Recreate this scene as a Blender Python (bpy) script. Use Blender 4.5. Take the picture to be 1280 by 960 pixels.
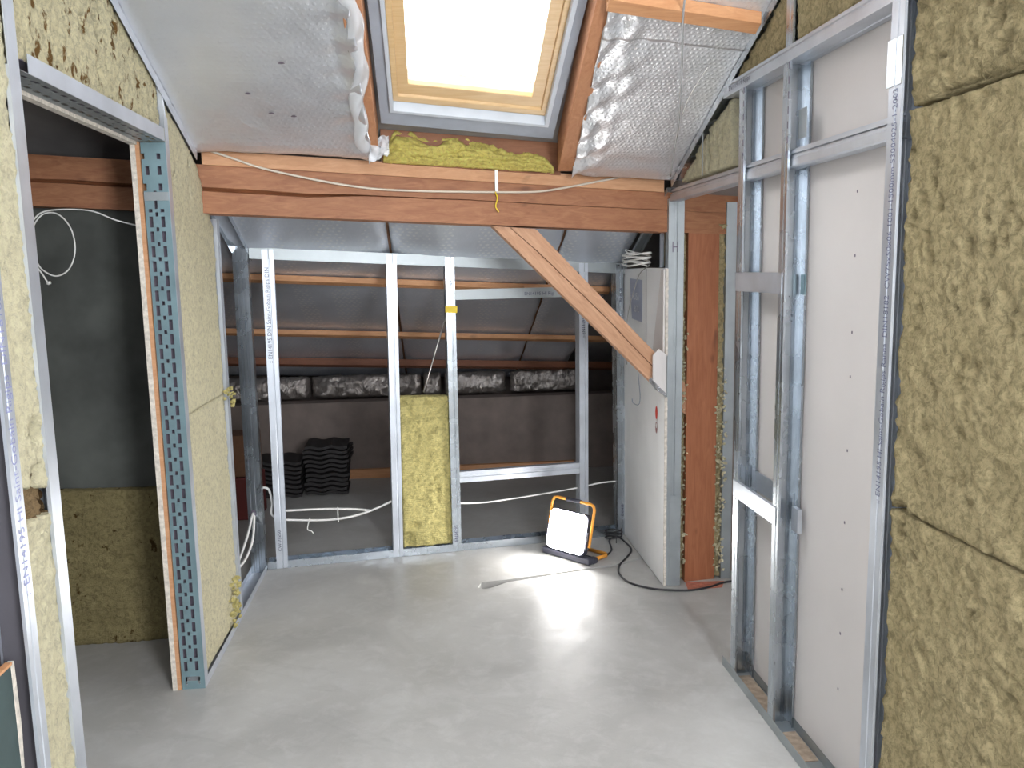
import bpy, bmesh, math, random
from mathutils import Vector, Matrix, noise
random.seed(7)
for o in list(bpy.data.objects): bpy.data.objects.remove(o)
S = bpy.context.scene; COL = S.collection

# ------------------------------------------------------------------ camera
cam_data = bpy.data.cameras.new('camera'); cam = bpy.data.objects.new('camera', cam_data); COL.objects.link(cam)
cam_data.sensor_fit = 'HORIZONTAL'; cam_data.sensor_width = 36; cam_data.lens = 36*1030/1280; cam_data.clip_start = .02
RX, RY, RZc = (.9943965, -.1041700, -.0180039), (-.0321541, -.1357996, -.9902144), (.1007057, .9852447, -.1383882)
cam.matrix_world = Matrix(((RX[0], -RY[0], -RZc[0], 0), (RX[1], -RY[1], -RZc[1], 0), (RX[2], -RY[2], -RZc[2], 1.6), (0, 0, 0, 1)))
S.camera = cam
# ------------------------------------------------------------------ sky, daylight, exposure
w = bpy.data.worlds.new('overcast_sky'); S.world = w; w.use_nodes = True
bg = w.node_tree.nodes['Background']; bg.inputs[0].default_value = (.94, .97, 1, 1); bg.inputs[1].default_value = 9.0
def area(name, loc, aim, sx, sy, power, col):
    d = bpy.data.lights.new(name, 'AREA'); d.shape = 'RECTANGLE'; d.size = sx; d.size_y = sy; d.energy = power; d.color = col
    o = bpy.data.objects.new(name, d); COL.objects.link(o); o.location = loc
    o.rotation_euler = (Vector(aim)-Vector(loc)).to_track_quat('-Z', 'Y').to_euler(); return o
area('daylight_rear_roof_window', (.25, -.95, 2.95), (-.1, 2.4, .9), 1.5, 1.2, 115, (.92, .955, 1))
area('daylight_gable_window', (.1, -2.85, 1.7), (.1, 3, 1.3), 1.4, 1.3, 26, (.86, .92, 1))
area('daylight_side_window', (1.19, -.55, 1.75), (-1.0, 1.2, 1.4), 1.1, 1.1, 150, (.93, .96, 1))
vs = S.view_settings; vs.view_transform = 'Standard'; vs.look = 'None'; vs.exposure = 0.55; vs.gamma = 1; vs.use_curve_mapping = False

# ------------------------------------------------------------------ materials
def mat(name): 
    m = bpy.data.materials.new(name); m.use_nodes = True; return m, m.node_tree, m.node_tree.nodes['Principled BSDF']
def N(t, typ, **kw):
    n = t.nodes.new(typ)
    for k, v in kw.items():
        if k in n.inputs: n.inputs[k].default_value = v
        else: setattr(n, k, v)
    return n
def coords(t, scale=(1, 1, 1), rot=(0, 0, 0)):
    c = t.nodes.new('ShaderNodeTexCoord'); out = c.outputs['Object']
    for k, v in (('Rotation', rot), ('Scale', scale)):
        m = t.nodes.new('ShaderNodeMapping'); m.inputs[k].default_value = v; t.links.new(out, m.inputs[0]); out = m.outputs[0]
    return out
def nz(t, vec, scale, detail=4, rough=.55, dist=0):
    n = N(t, 'ShaderNodeTexNoise'); n.inputs['Scale'].default_value = scale; n.inputs['Detail'].default_value = detail
    n.inputs['Roughness'].default_value = rough; n.inputs['Distortion'].default_value = dist
    t.links.new(vec, n.inputs['Vector']); return n.outputs['Fac']
def ramp(t, fac, stops):
    r = t.nodes.new('ShaderNodeValToRGB'); e = r.color_ramp.elements
    while len(e) < len(stops): e.new(.5)
    for i, (p, c) in enumerate(stops): e[i].position = p; e[i].color = (*c, 1) if len(c) == 3 else c
    t.links.new(fac, r.inputs[0]); return r.outputs[0]
def math_(t, op, a, b=None):
    n = t.nodes.new('ShaderNodeMath'); n.operation = op
    for i, v in enumerate((a, b)):
        if v is None: continue
        if isinstance(v, (int, float)): n.inputs[i].default_value = v
        else: t.links.new(v, n.inputs[i])
    return n.outputs[0]
def bump(t, b, h, strength, dist=.01):
    n = t.nodes.new('ShaderNodeBump'); n.inputs['Strength'].default_value = strength; n.inputs['Distance'].default_value = dist
    t.links.new(h, n.inputs['Height']); t.links.new(n.outputs[0], b.inputs['Normal']); return n
def mixc(t, fac, a, b, typ='MIX'):
    n = t.nodes.new('ShaderNodeMix'); n.data_type = 'RGBA'; n.blend_type = typ
    for s, v in ((n.inputs[0], fac), (n.inputs[6], a), (n.inputs[7], b)):
        if isinstance(v, (int, float)): s.default_value = v
        elif isinstance(v, tuple): s.default_value = (*v, 1)
        else: t.links.new(v, s)
    return n.outputs[2]
def plain(name, c, rough=.6, metal=0, var=.12, sc=30, bmp=0):
    m, t, b = mat(name); v = coords(t); n = nz(t, v, sc)
    lo = tuple(x*(1-var) for x in c); hi = tuple(min(1, x*(1+var)) for x in c)
    t.links.new(ramp(t, n, [(.3, lo), (.7, hi)]), b.inputs['Base Color'])
    b.inputs['Roughness'].default_value = rough; b.inputs['Metallic'].default_value = metal
    if bmp: bump(t, b, n, bmp, .002)
    return m
def metal(name, c=(.66, .70, .74), rough=.36, met=.85):
    m, t, b = mat(name); v = coords(t); n = nz(t, v, 9, 3); n2 = nz(t, coords(t), 160, 2)
    t.links.new(ramp(t, n, [(.3, tuple(x*.9 for x in c)), (.7, tuple(min(1, x*1.07) for x in c))]), b.inputs['Base Color'])
    t.links.new(math_(t, 'ADD', math_(t, 'MULTIPLY', n, .12), rough-.06), b.inputs['Roughness']); b.inputs['Metallic'].default_value = met
    bump(t, b, n2, .06, .0006); return m
def wool(name, c, dark=(.09, .05, .02), spot=.64, lines=0, ct=.11):
    m, t, b = mat(name); v = coords(t)
    f = nz(t, coords(t, (1, 1, 1)), 55, 8, .75, .6); big = nz(t, v, 7, 4); sp = nz(t, coords(t, (22, 22, 13)), 1, 5, .6, .4); fib = nz(t, v, 150, 5, .8, 1.2)
    base = ramp(t, f, [(.5-ct, tuple(x*.62 for x in c)), (.5, c), (.5+ct, tuple(min(1, x*1.22) for x in c))])
    base = mixc(t, math_(t, 'MULTIPLY', big, .55), base, tuple(x*y for x, y in zip(c, (.86, .84, .74))))
    base = mixc(t, ramp(t, sp, [(spot, (0, 0, 0)), (spot+.06, (1, 1, 1))]), base, dark)
    t.links.new(base, b.inputs['Base Color']); b.inputs['Roughness'].default_value = .95; b.inputs['Specular IOR Level'].default_value = .12
    h = math_(t, 'ADD', math_(t, 'MULTIPLY', f, 1.0), math_(t, 'MULTIPLY', fib, .8))
    if lines:
        wv = N(t, 'ShaderNodeTexWave'); wv.bands_direction = 'Z'; wv.inputs['Scale'].default_value = lines; wv.inputs['Distortion'].default_value = 1.5
        t.links.new(v, wv.inputs[0]); h = math_(t, 'ADD', h, math_(t, 'MULTIPLY', wv.outputs['Fac'], .12))
    bump(t, b, h, .9, .016); return m
def wood(name, a, c, rot=(0, 0, 0), knots=.0, rough=.62):
    m, t, b = mat(name); v = coords(t, (1.3, 11, 11), rot); n = nz(t, v, 4, 7, .62, 1.2); g = nz(t, coords(t, (2, 60, 60), rot), 5, 3)
    kn = nz(t, coords(t, (4.5, 9, 9), rot), 1.1, 2)
    col = ramp(t, n, [(.25, a), (.5, tuple((x+y)/2 for x, y in zip(a, c))), (.75, c)])
    col = mixc(t, math_(t, 'MULTIPLY', g, .35), col, tuple(x*.6 for x in a))
    col = mixc(t, ramp(t, kn, [(.70, (0, 0, 0)), (.78, (.8, .8, .8))]), col, tuple(x*.45 for x in a))
    t.links.new(col, b.inputs['Base Color']); b.inputs['Roughness'].default_value = rough; bump(t, b, g, .2, .002); return m
def foil(name, c, rough, met, dots=0, crinkle=.6, dotbump=.5, band=False):
    m, t, b = mat(name); v = coords(t); cr = nz(t, coords(t, (3, 2, 2)), 5, 6, .6, 1.5); big = nz(t, v, 2.2, 3)
    col = ramp(t, big, [(.3, tuple(x*.84 for x in c)), (.7, c)])
    h = math_(t, 'MULTIPLY', cr, crinkle)
    if dots:
        s = N(t, 'ShaderNodeSeparateXYZ'); t.links.new(v, s.inputs[0])
        row = math_(t, 'MULTIPLY', s.outputs[1], dots); 
        odd = math_(t, 'MULTIPLY', math_(t, 'MODULO', math_(t, 'FLOOR', row), 2.0), .5)
        wb = math_(t, 'MULTIPLY', nz(t, v, 30, 2), .9); fx = math_(t, 'SUBTRACT', math_(t, 'FRACT', math_(t, 'ADD', math_(t, 'ADD', math_(t, 'ADD', math_(t, 'MULTIPLY', s.outputs[0], dots), odd), wb), 200.)), .5)
        fy = math_(t, 'SUBTRACT', math_(t, 'FRACT', math_(t, 'ADD', row, 200.)), .5)
        d = math_(t, 'SQRT', math_(t, 'ADD', math_(t, 'MULTIPLY', fx, fx), math_(t, 'MULTIPLY', fy, fy)))
        dm = ramp(t, d, [(.16, (1, 1, 1)), (.34, (0, 0, 0))])
        if band:
            bm_ = nz(t, coords(t, (9, .3, .3)), 1.6, 2); dm = math_(t, 'MULTIPLY', dm, ramp(t, bm_, [(.46, (0, 0, 0)), (.56, (1, 1, 1))]))
            col = mixc(t, math_(t, 'MULTIPLY', dm, .8), col, (.95, .97, 1))
        h = math_(t, 'ADD', h, math_(t, 'MULTIPLY', dm, dotbump))
    t.links.new(col, b.inputs['Base Color']); b.inputs['Metallic'].default_value = met
    t.links.new(math_(t, 'ADD', math_(t, 'MULTIPLY', cr, .2), rough-.1), b.inputs['Roughness'])
    bump(t, b, h, .5, .008); return m
def emit(name, c, s):
    m, t, b = mat(name); b.inputs['Base Color'].default_value = (*c, 1); b.inputs['Emission Color'].default_value = (*c, 1); b.inputs['Emission Strength'].default_value = s; return m

STEEL = metal('galvanized_steel', (.50, .545, .59), .27, .95)
STEEL_COOL = metal('galvanized_steel_cool', (.56, .595, .65), .40, .68)
STEEL_TEAL = metal('galvanized_steel_teal', (.23, .34, .37), .42, .5)
STEEL_DULL = metal('galvanized_steel_dull', (.36, .39, .40), .45, .6)
WOOL = wool('mineral_wool', (.84, .775, .55), (.30, .20, .09), spot=.74, ct=.17)
WOOL_SPOT = wool('mineral_wool_spotted', (.80, .73, .49), (.20, .11, .035), spot=.565)
WOOL_TAN = wool('mineral_wool_tan', (.58, .48, .275), (.20, .125, .06), spot=.76, ct=.085)
WOOL_YEL = wool('mineral_wool_yellow', (.74, .65, .28), (.30, .20, .04), spot=.72, lines=28)
WOOL_BRIGHT = wool('glass_wool_bright_yellow', (1, .84, .25), (.9, .66, .14), spot=.76)
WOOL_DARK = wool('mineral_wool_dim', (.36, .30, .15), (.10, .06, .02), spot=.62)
WOOD_BEAM = wood('beam_wood', (.24, .085, .035), (.47, .215, .10))
WOOD_BRACE = wood('brace_wood', (.44, .22, .115), (.68, .40, .245), (0, math.radians(-45), 0))
WOOD_POST = wood('post_wood', (.28, .09, .035), (.46, .175, .08), (0, math.radians(90), 0))
WOOD_RAFT = wood('rafter_wood', (.42, .17, .075), (.60, .30, .15), (0, 0, math.radians(90)))
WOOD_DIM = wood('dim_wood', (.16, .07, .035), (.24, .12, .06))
WOOD_BATTEN = wood('batten_wood', (.50, .22, .09), (.70, .38, .19))
WOOD_EDGE = wood('pale_batten_wood', (.50, .24, .11), (.68, .38, .21))
PINE = wood('window_pine', (.66, .42, .19), (.80, .58, .32), rough=.35)
FOIL_L = foil('foil_matte', (.78, .81, .87), .36, .72, dots=45, crinkle=.6, dotbump=.16)
FOIL_R = foil('foil_bubble', (.90, .92, .95), .36, .68, dots=52, crinkle=.8, dotbump=.26)
FOIL_REAR = foil('foil_rear', (.86, .91, 1.0), .36, .7, dots=30, crinkle=.6, dotbump=.2, band=True)
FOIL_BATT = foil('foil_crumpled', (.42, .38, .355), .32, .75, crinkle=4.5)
GYPS = plain('gypsum_paper', (.66, .625, .605), .85, 0, .03, 3)
GYPS_W = plain('gypsum_white', (.86, .86, .86), .8, 0, .04, 4)
GYPS_EDGE = plain('gypsum_edge', (.62, .57, .50), .95, 0, .25, 60, .4)
GYPS_GREEN = plain('gypsum_green', (.045, .07, .07), .8, 0, .08, 20)
LILAC = plain('lining_and_web_shade', (.07, .065, .075), .7, 0, .08, 6)  # lining board, and the painted dark reflection on the nearest stud web
PLASTER = plain('rough_plaster', (.34, .32, .31), .95, 0, .2, 3, .2)
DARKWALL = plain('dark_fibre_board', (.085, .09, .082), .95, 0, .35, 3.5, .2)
MASON = plain('rendered_masonry', (.21, .17, .15), .95, 0, .2, 5, .3)
WHITE_PL = plain('white_plastic', (.82, .81, .78), .45, 0, .03)
BLACK_RUB = plain('black_rubber', (.025, .025, .028), .5, 0, .1)
BLACK_PL = plain('dark_plastic', (.05, .05, .07), .45, 0, .1)
ORANGE = plain('orange_tube', (.85, .36, .05), .4, 0, .06)
RODM = metal('steel_rod', (.5, .48, .46), .35, .9)
YTAPE = plain('yellow_tape', (.85, .62, .03), .5, 0, .05)
INK = plain('printed_ink', (.07, .07, .12), .6, 0, .02)
INK_D = plain('blue_grey_ink', (.16, .17, .27), .6, 0, .02)
INK_L = plain('faded_ink', (.30, .32, .52), .6, 0, .02)
TILE = plain('dark_tile', (.018, .015, .015), .7, 0, .2, 15, .2)
REDB = plain('red_crate', (.10, .013, .01), .7, 0, .1)
BROWNB = plain('brown_box', (.15, .07, .035), .8, 0, .1)
FRAME_GREY = plain('window_collar_grey', (.33, .37, .43), .5, 0, .08, 12)
FRAME_LIGHT = plain('window_collar_light', (.55, .60, .66), .45, 0, .05, 12)
DARK_AND_SHADE = plain('dark_parts_and_hollow_shade', (.15, .13, .17), .5, 0, .1, 12)  # dark small parts, and the painted shade inside jamb and header
BLUEGREY = plain('blue_grey_print', (.42, .45, .56), .7, 0, .03)
RED = plain('red_sticker', (.75, .05, .02), .5, 0, .03)
WHITE = plain('white_sticker', (.85, .85, .85), .5, 0, .02)
DUST = plain('screed_dust', (.42, .33, .25), .95, 0, .25, 40)
LED = emit('led_panel', (1, .98, .97), 50)

def make_concrete():
    m, t, b = mat('concrete_screed'); v = coords(t)
    a = nz(t, v, 1.3, 6, .6, .6); c = nz(t, v, 9, 8, .7, .4); f = nz(t, v, 120, 4, .7); st = nz(t, coords(t, (1, 4, 1), (0, 0, .5)), 2.2, 7, .65, 1.5)
    col = ramp(t, a, [(.3, (.33, .32, .30)), (.7, (.50, .495, .475))])
    col = mixc(t, ramp(t, c, [(.48, (0, 0, 0)), (.72, (.38, .38, .38))]), col, (.62, .62, .605))
    col = mixc(t, ramp(t, st, [(.56, (0, 0, 0)), (.74, (.28, .28, .28))]), col, (.29, .28, .26))
    t.links.new(col, b.inputs['Base Color'])
    t.links.new(ramp(t, math_(t, 'MULTIPLY', math_(t, 'ADD', a, c), .5), [(.36, (.34, .34, .34)), (.62, (.66, .66, .66))]), b.inputs['Roughness'])
    bump(t, b, math_(t, 'ADD', math_(t, 'MULTIPLY', f, .2), math_(t, 'ADD', math_(t, 'MULTIPLY', c, .5), a)), .25, .006); return m
CONC = make_concrete()
m, t, b = mat('window_glass'); b.inputs['Roughness'].default_value = 0; b.inputs['Transmission Weight'].default_value = 1; b.inputs['IOR'].default_value = 1.05; GLASS = m
m, t, b = mat('thin_plastic_film'); b.inputs['Base Color'].default_value = (.85, .87, .9, 1); b.inputs['Roughness'].default_value = .25; b.inputs['Alpha'].default_value = .55; FILM = m

# ------------------------------------------------------------------ mesh helpers
class MB:
    def __init__(s): s.v = []; s.f = []
    def add(s, vs, fs):
        o = len(s.v); s.v += [tuple(p) for p in vs]; s.f += [tuple(i+o for i in f) for f in fs]; return s
    def box(s, x0, y0, z0, x1, y1, z1):
        return s.add([(x0, y0, z0), (x1, y0, z0), (x1, y1, z0), (x0, y1, z0), (x0, y0, z1), (x1, y0, z1), (x1, y1, z1), (x0, y1, z1)],
                     [(3, 2, 1, 0), (4, 5, 6, 7), (0, 1, 5, 4), (1, 2, 6, 5), (2, 3, 7, 6), (3, 0, 4, 7)])
    def prism(s, poly, vec):
        n = len(poly); vec = Vector(vec); a = [Vector(p) for p in poly]
        return s.add(a+[p+vec for p in a], [tuple(range(n))[::-1], tuple(range(n, 2*n))]+[(i, (i+1) % n, (i+1) % n+n, i+n) for i in range(n)])
    def tube(s, pts, r, seg=8, smooth=True):
        P = [Vector(p) for p in pts]
        if smooth and len(P) > 2:
            Q = []
            E_ = [P[0]*2-P[1]]+P+[P[-1]*2-P[-2]]
            for i in range(1, len(E_)-2):
                p0, p1, p2, p3 = E_[i-1:i+3]
                for k in range(6):
                    u = k/6; Q.append(.5*((2*p1)+(p2-p0)*u+(2*p0-5*p1+4*p2-p3)*u*u+(3*p1-p0-3*p2+p3)*u**3))
            P = Q+[P[-1]]
        vs = []; fs = []; T = (P[1]-P[0]).normalized(); nrm = T.orthogonal().normalized()
        for i, p in enumerate(P):
            t2 = (P[min(i+1, len(P)-1)]-P[max(i-1, 0)])
            if t2.length > 1e-9:
                t2.normalize(); nrm = (nrm-t2*nrm.dot(t2)).normalized(); bn = t2.cross(nrm)
            vs += [p+(nrm*math.cos(a)+bn*math.sin(a))*r for a in [2*math.pi*k/seg for k in range(seg)]]
        for i in range(len(P)-1):
            for k in range(seg): fs.append((i*seg+k, i*seg+(k+1) % seg, (i+1)*seg+(k+1) % seg, (i+1)*seg+k))
        fs.append(tuple(range(seg))[::-1]); fs.append(tuple((len(P)-1)*seg+k for k in range(seg)))
        return s.add(vs, fs)
    def ribbon(s, prof, p0, p1, U, D):
        """open polyline prof [(u,d)] swept from p0 to p1"""
        p0, p1, U, D = map(Vector, (p0, p1, U, D)); n = len(prof)
        return s.add([p+U*u+D*d for p in (p0, p1) for u, d in prof], [(i, i+1, n+i+1, n+i) for i in range(n-1)])
def tag(o, label=None, cat=None, group=None, kind=None):
    for k, v in (('label', label), ('category', cat), ('group', group), ('kind', kind)):
        if v: o[k] = v
    return o
def obj(name, mb, m, parent=None, label=None, cat=None, group=None, kind=None, smooth=False, solid=0, bevel=0):
    vs = [Vector(p) for p in mb.v]; base = Vector((0, 0, 0))
    if parent is None and vs and kind != 'structure':
        lo = [min(p[i] for p in vs) for i in range(3)]; hi = [max(p[i] for p in vs) for i in range(3)]
        base = Vector(((lo[0]+hi[0])/2, (lo[1]+hi[1])/2, lo[2]))
    me = bpy.data.meshes.new(name); me.from_pydata([p-base for p in vs], [], mb.f); me.update()
    bmm = bmesh.new(); bmm.from_mesh(me); bmesh.ops.recalc_face_normals(bmm, faces=bmm.faces); bmm.to_mesh(me); bmm.free()
    if smooth: me.polygons.foreach_set('use_smooth', [True]*len(me.polygons))
    me.materials.append(m); o = bpy.data.objects.new(name, me); COL.objects.link(o); o.location = base
    if parent is not None:
        o.parent = parent; root = parent; loc = Vector((0, 0, 0))
        while root is not None: loc += root['_w'] if False else Vector(root.location) if root.parent is None else Vector((0, 0, 0)); root = root.parent
        o.matrix_parent_inverse = Matrix.Translation(-loc) if parent.parent is None else Matrix.Identity(4)
    if solid: md = o.modifiers.new('thickness', 'SOLIDIFY'); md.thickness = solid; md.offset = 0
    if bevel: md = o.modifiers.new('bevel', 'BEVEL'); md.width = bevel; md.segments = 2; md.limit_method = 'ANGLE'
    tag(o, label, cat, group, kind); return o
def thing(name, loc, label, cat, group=None, kind=None):
    o = bpy.data.objects.new(name, None); o.empty_display_size = .1; COL.objects.link(o); o.location = loc; return tag(o, label, cat, group, kind)
def sub(name, mb, m, part, **k):
    """a piece of a part: the part has its frame at the world origin of its thing, so only identity is needed"""
    return obj(name, mb, m, part, **k)
def text(body, size, org, right, up, m, parent, name='printed_text', stretch=1):
    c = bpy.data.curves.new(name, 'FONT'); c.body = body; c.size = size; c.resolution_u = 2
    to = bpy.data.objects.new(name, c); COL.objects.link(to)
    dg = bpy.context.evaluated_depsgraph_get(); me = bpy.data.meshes.new_from_object(to.evaluated_get(dg)); bpy.data.objects.remove(to)
    R_, U_, O_ = Vector(right).normalized(), Vector(up).normalized(), Vector(org); mb = MB()
    mb.add([O_+R_*v.co.x*stretch+U_*v.co.y for v in me.vertices], [tuple(p.vertices) for p in me.polygons]); return obj(name, mb, m, parent)
SK = .136                                                   # the eaves run askew to the side walls
def RZ(y): return 2.432-.4153*(y-2.743)                     # underside of the rafters
def rp(x, y0, h=0): y = y0+SK*(x+.904); return Vector((x, y, RZ(y)+h))   # along the eaves, height h above that plane
CW = lambda w=.075, f=.05: [(f, .007), (f, 0), (f*.66, 0), (f*.62, .002), (f*.55, .002), (f*.51, 0), (0, 0), (0, w*.2), (.002, w*.23), (.002, w*.34), (0, w*.37), (0, w*.63), (.002, w*.66), (.002, w*.77), (0, w*.8), (0, w), (f, w), (f, w-.007)]
UW = lambda w=.077, f=.04: [(f, 0), (0, 0), (0, w), (f, w)]
def stud(name, p0, p1, U, D, m, parent, w=.075, f=.05, **k): return obj(name, MB().ribbon(CW(w, f), p0, p1, U, D), m, parent, solid=.0012, **k)
def track(name, p0, p1, U, D, m, parent, w=.077, f=.04, **k): return obj(name, MB().ribbon(UW(w, f), p0, p1, U, D), m, parent, solid=.0012, **k)

def fbm(p, o=3):
    return noise.fractal(p, .9, 2.1, o)
def batt(name, label, polys, fn, thick, m, cell=.014, amp=.006, holes=(), seed=0, ragged=.004, grid_scale=(12, 12), parent=None, cat='insulation', group=None):
    """polys: convex outlines in (a,b); fn(a,b,d) -> world, d out of the wall"""
    mb = MB()
    for poly in polys:
        bmm = bmesh.new(); a0 = min(p[0] for p in poly); a1 = max(p[0] for p in poly); b0 = min(p[1] for p in poly); b1 = max(p[1] for p in poly)
        na = max(2, int((a1-a0)/cell)); nb = max(2, int((b1-b0)/cell))
        bmesh.ops.create_grid(bmm, x_segments=na, y_segments=nb, size=.5)
        for v in bmm.verts: v.co = Vector((a0+(v.co.x+.5)*(a1-a0), b0+(v.co.y+.5)*(b1-b0), 0))
        cx = sum(p[0] for p in poly)/len(poly); cy = sum(p[1] for p in poly)/len(poly)
        for i in range(len(poly)):
            p, q = Vector((*poly[i], 0)), Vector((*poly[(i+1) % len(poly)], 0)); n = Vector((q.y-p.y, p.x-q.x, 0))
            if n.dot(Vector((cx, cy, 0))-p) > 0: n = -n
            bmesh.ops.bisect_plane(bmm, geom=bmm.verts[:]+bmm.edges[:]+bmm.faces[:], dist=1e-6, plane_co=p, plane_no=n, clear_outer=True)
        bound = {v for e in bmm.edges if e.is_boundary for v in e.verts}
        front = {}
        for v in bmm.verts:
            a, b_ = v.co.x, v.co.y
            q = Vector((a*grid_scale[0], b_*grid_scale[1], seed*3.7)); d = amp*(fbm(q)*.8+.7*fbm(q*3.3, 3))+amp*.7*noise.noise(q*9)+amp*.35*noise.noise(q*21)
            for (ha, hb, ra, rb, dep) in holes:
                rr = ((a-ha)/ra)**2+((b_-hb)/rb)**2
                rr *= 1+.7*noise.noise(Vector((a*40, b_*40, seed)))
                if rr < 1: d -= dep*min(1, (1-rr)*2.2)
            if v in bound:
                j = Vector((cx-a, cy-b_)).normalized()*ragged*(abs(fbm(Vector((a*30, b_*30, seed+5)), 2)))
                a += j.x; b_ += j.y; d -= .003
            front[v.index] = (a, b_, d)
        bmm.verts.index_update(); idx = {}; vs = []; fs = []
        for v in bmm.verts: idx[v] = len(vs); vs.append(fn(*front[v.index]) if v.index in front else fn(v.co.x, v.co.y, 0))
        for f in bmm.faces: fs.append(tuple(idx[v] for v in f.verts))
        back = {}
        for v in bound: back[v] = len(vs); a, b_, d = front[v.index]; vs.append(fn(a, b_, -thick))
        for e in bmm.edges:
            if e.is_boundary: x, y = e.verts; fs.append((idx[x], idx[y], back[y], back[x]))
        mb.add(vs, fs); bmm.free()
    return obj(name, mb, m, parent, label, None if parent else cat, group, smooth=True)
def timber(name, label, A, B, C_, D_, depth, m, crack=None, nu=60, parent=None, cat='timber', group=None, extra=None, wav=.002):
    """front face A,B (lower edge) D,C (upper edge); depth vector; crack = [(u, v, halfwidth)]"""
    A, B, C_, D_, depth = map(Vector, (A, B, C_, D_, depth)); dn = depth.normalized(); h = (D_-A).length; rows = []
    def cr(u):
        for (u0, v0, w0), (u1, v1, w1) in zip(crack, crack[1:]):
            if u0 <= u <= u1: s = (u-u0)/(u1-u0); return v0+(v1-v0)*s, w0+(w1-w0)*s
        return crack[-1][1], 0
    for i in range(nu+1):
        u = i/nu
        if crack:
            v, wd = cr(u); v += .012*noise.noise(Vector((u*23, 1, 2))); wd = max(wd, .0002)/h; vsr = [0, v*.3, v*.6, v*.85, v-wd, v-wd*.5, v, v+wd*.5, v+wd, v+(1-v)*.2, v+(1-v)*.5, v+(1-v)*.8, 1]
            dd = [0, 0, 0, 0, 0, .6, 1, .6, 0, 0, 0, 0, 0]; dep = min(.03, wd*h*6)
        else: vsr = [0, .02, .3, .5, .7, .98, 1]; dd = [0]*7; dep = 0
        rows.append([(A.lerp(B, u)).lerp(D_.lerp(C_, u), q)+dn*(dep*k+wav*noise.noise(Vector((u*9, q*3, 4)))) for q, k in zip(vsr, dd)])
    n = len(rows[0]); vs = [p for r in rows for p in r]; fs = []; nb = len(vs)
    vs += [A, B, C_, D_]; vs = vs[:nb]+[p+depth for p in (A, B, C_, D_)]
    for i in range(nu):
        for j in range(n-1): fs.append((i*n+j, (i+1)*n+j, (i+1)*n+j+1, i*n+j+1))
    fs.append(tuple([i*n for i in range(nu+1)]+[nb+1, nb])); fs.append(tuple([i*n+n-1 for i in range(nu+1)]+[nb+2, nb+3]))
    fs.append(tuple(list(range(n))+[nb+3, nb])); fs.append(tuple([nu*n+j for j in range(n)]+[nb+2, nb+1])); fs.append((nb, nb+1, nb+2, nb+3))
    return obj(name, MB().add(vs, fs), m, parent, label, None if parent else cat, group)
def sheet(name, label, f, nu, nv, m, parent=None, cat='foil', group=None, solid=.001, kind=None):
    mb = MB(); mb.add([f(i/nu, j/nv) for i in range(nu+1) for j in range(nv+1)], [(i*(nv+1)+j, (i+1)*(nv+1)+j, (i+1)*(nv+1)+j+1, i*(nv+1)+j+1) for i in range(nu) for j in range(nv)])
    return obj(name, mb, m, parent, label, None if (parent or kind == 'structure') else cat, group, kind=kind, smooth=True, solid=solid)
def tufts(name, pts, size, m, parent, kind='stuff'):
    mb = MB()
    for p in pts:
        p = Vector(p); ax = Vector([random.uniform(-1, 1) for _ in range(3)]).normalized(); ay = ax.orthogonal().normalized(); az = ax.cross(ay); s = size*random.uniform(.5, 1.4)
        n = 5; rim = [p+ax*math.cos(2*math.pi*k/n)*s*random.uniform(.6, 1.2)+ay*math.sin(2*math.pi*k/n)*s*random.uniform(.5, 1)+az*random.uniform(-.3, .3)*s for k in range(n)]
        mb.add(rim+[p+az*s*.7, p-az*s*.5], [(k, (k+1) % n, n) for k in range(n)]+[((k+1) % n, k, n+1) for k in range(n)])
    return obj(name, mb, m, parent, kind=kind)

# ================================================================== setting
fl = MB().box(-2.7, -3.0, -.14, 2.4, 7.2, 0)
floor = obj('floor', fl, CONC, kind='structure')
top = [(.239, 4.068), (.30, 4.078), (.387, 4.091), (.663, 4.152), (.977, 4.219), (1.136, 4.302), (1.30, 4.33)]
bot = [(.215, 4.006), (.249, 3.969), (.291, 3.995), (.374, 4.052), (.658, 4.124), (.971, 4.192), (1.128, 4.271), (1.30, 4.30)]
cut = obj('cutter', MB().prism([(x, y, -.035) for x, y in bot+top[::-1]], (0, 0, .06)), DUST)
md = floor.modifiers.new('groove', 'BOOLEAN'); md.operation = 'DIFFERENCE'; md.object = cut; md.solver = 'EXACT'
dg = bpy.context.evaluated_depsgraph_get(); nm = bpy.data.meshes.new_from_object(floor.evaluated_get(dg)); floor.modifiers.clear(); floor.data = nm
bpy.data.objects.remove(cut)
def quadbox(pts, dz):   # four points, thickness up
    return MB().prism(pts, (0, 0, dz))
# roof deck above the rafters, with the opening of the roof window
ceil = MB()
def deck(x0, x1, y0, y1, sk=1):
    P = [(x0, y0), (x1, y0), (x1, y1), (x0, y1)]; pts = []
    for x, y in P: yy = y+SK*(x+.904)*sk; pts.append((x, yy, RZ(yy)+.175))
    ceil.prism(pts, (0, 0, .06))
deck(-2.75, -.12, .1, 7.6); deck(.545, 2.45, .1, 7.6); deck(-.12, .545, 3.30, 7.6); deck(-.12, .545, .1, 2.12)
ceil.prism([(-2.75, .9, 3.40), (2.45, .9, 3.40), (2.45, -3.1, 1.9), (-2.75, -3.1, 1.9)], (0, 0, .06))
ceil.prism([(-2.75, -.2, 3.5), (2.45, -.2, 3.5), (2.45, 1.3, 3.62), (-2.75, 1.3, 3.62)], (0, 0, .05))
obj('ceiling', ceil, PLASTER, kind='structure')
obj('wall_back', MB().box(-2.75, -3.1, -.1, 2.45, -3.0, 3.3), GYPS_W, kind='structure')
obj('wall_outer_left', MB().box(-2.75, -3.1, -.1, -2.65, 7.3, 4), PLASTER, kind='structure')
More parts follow.
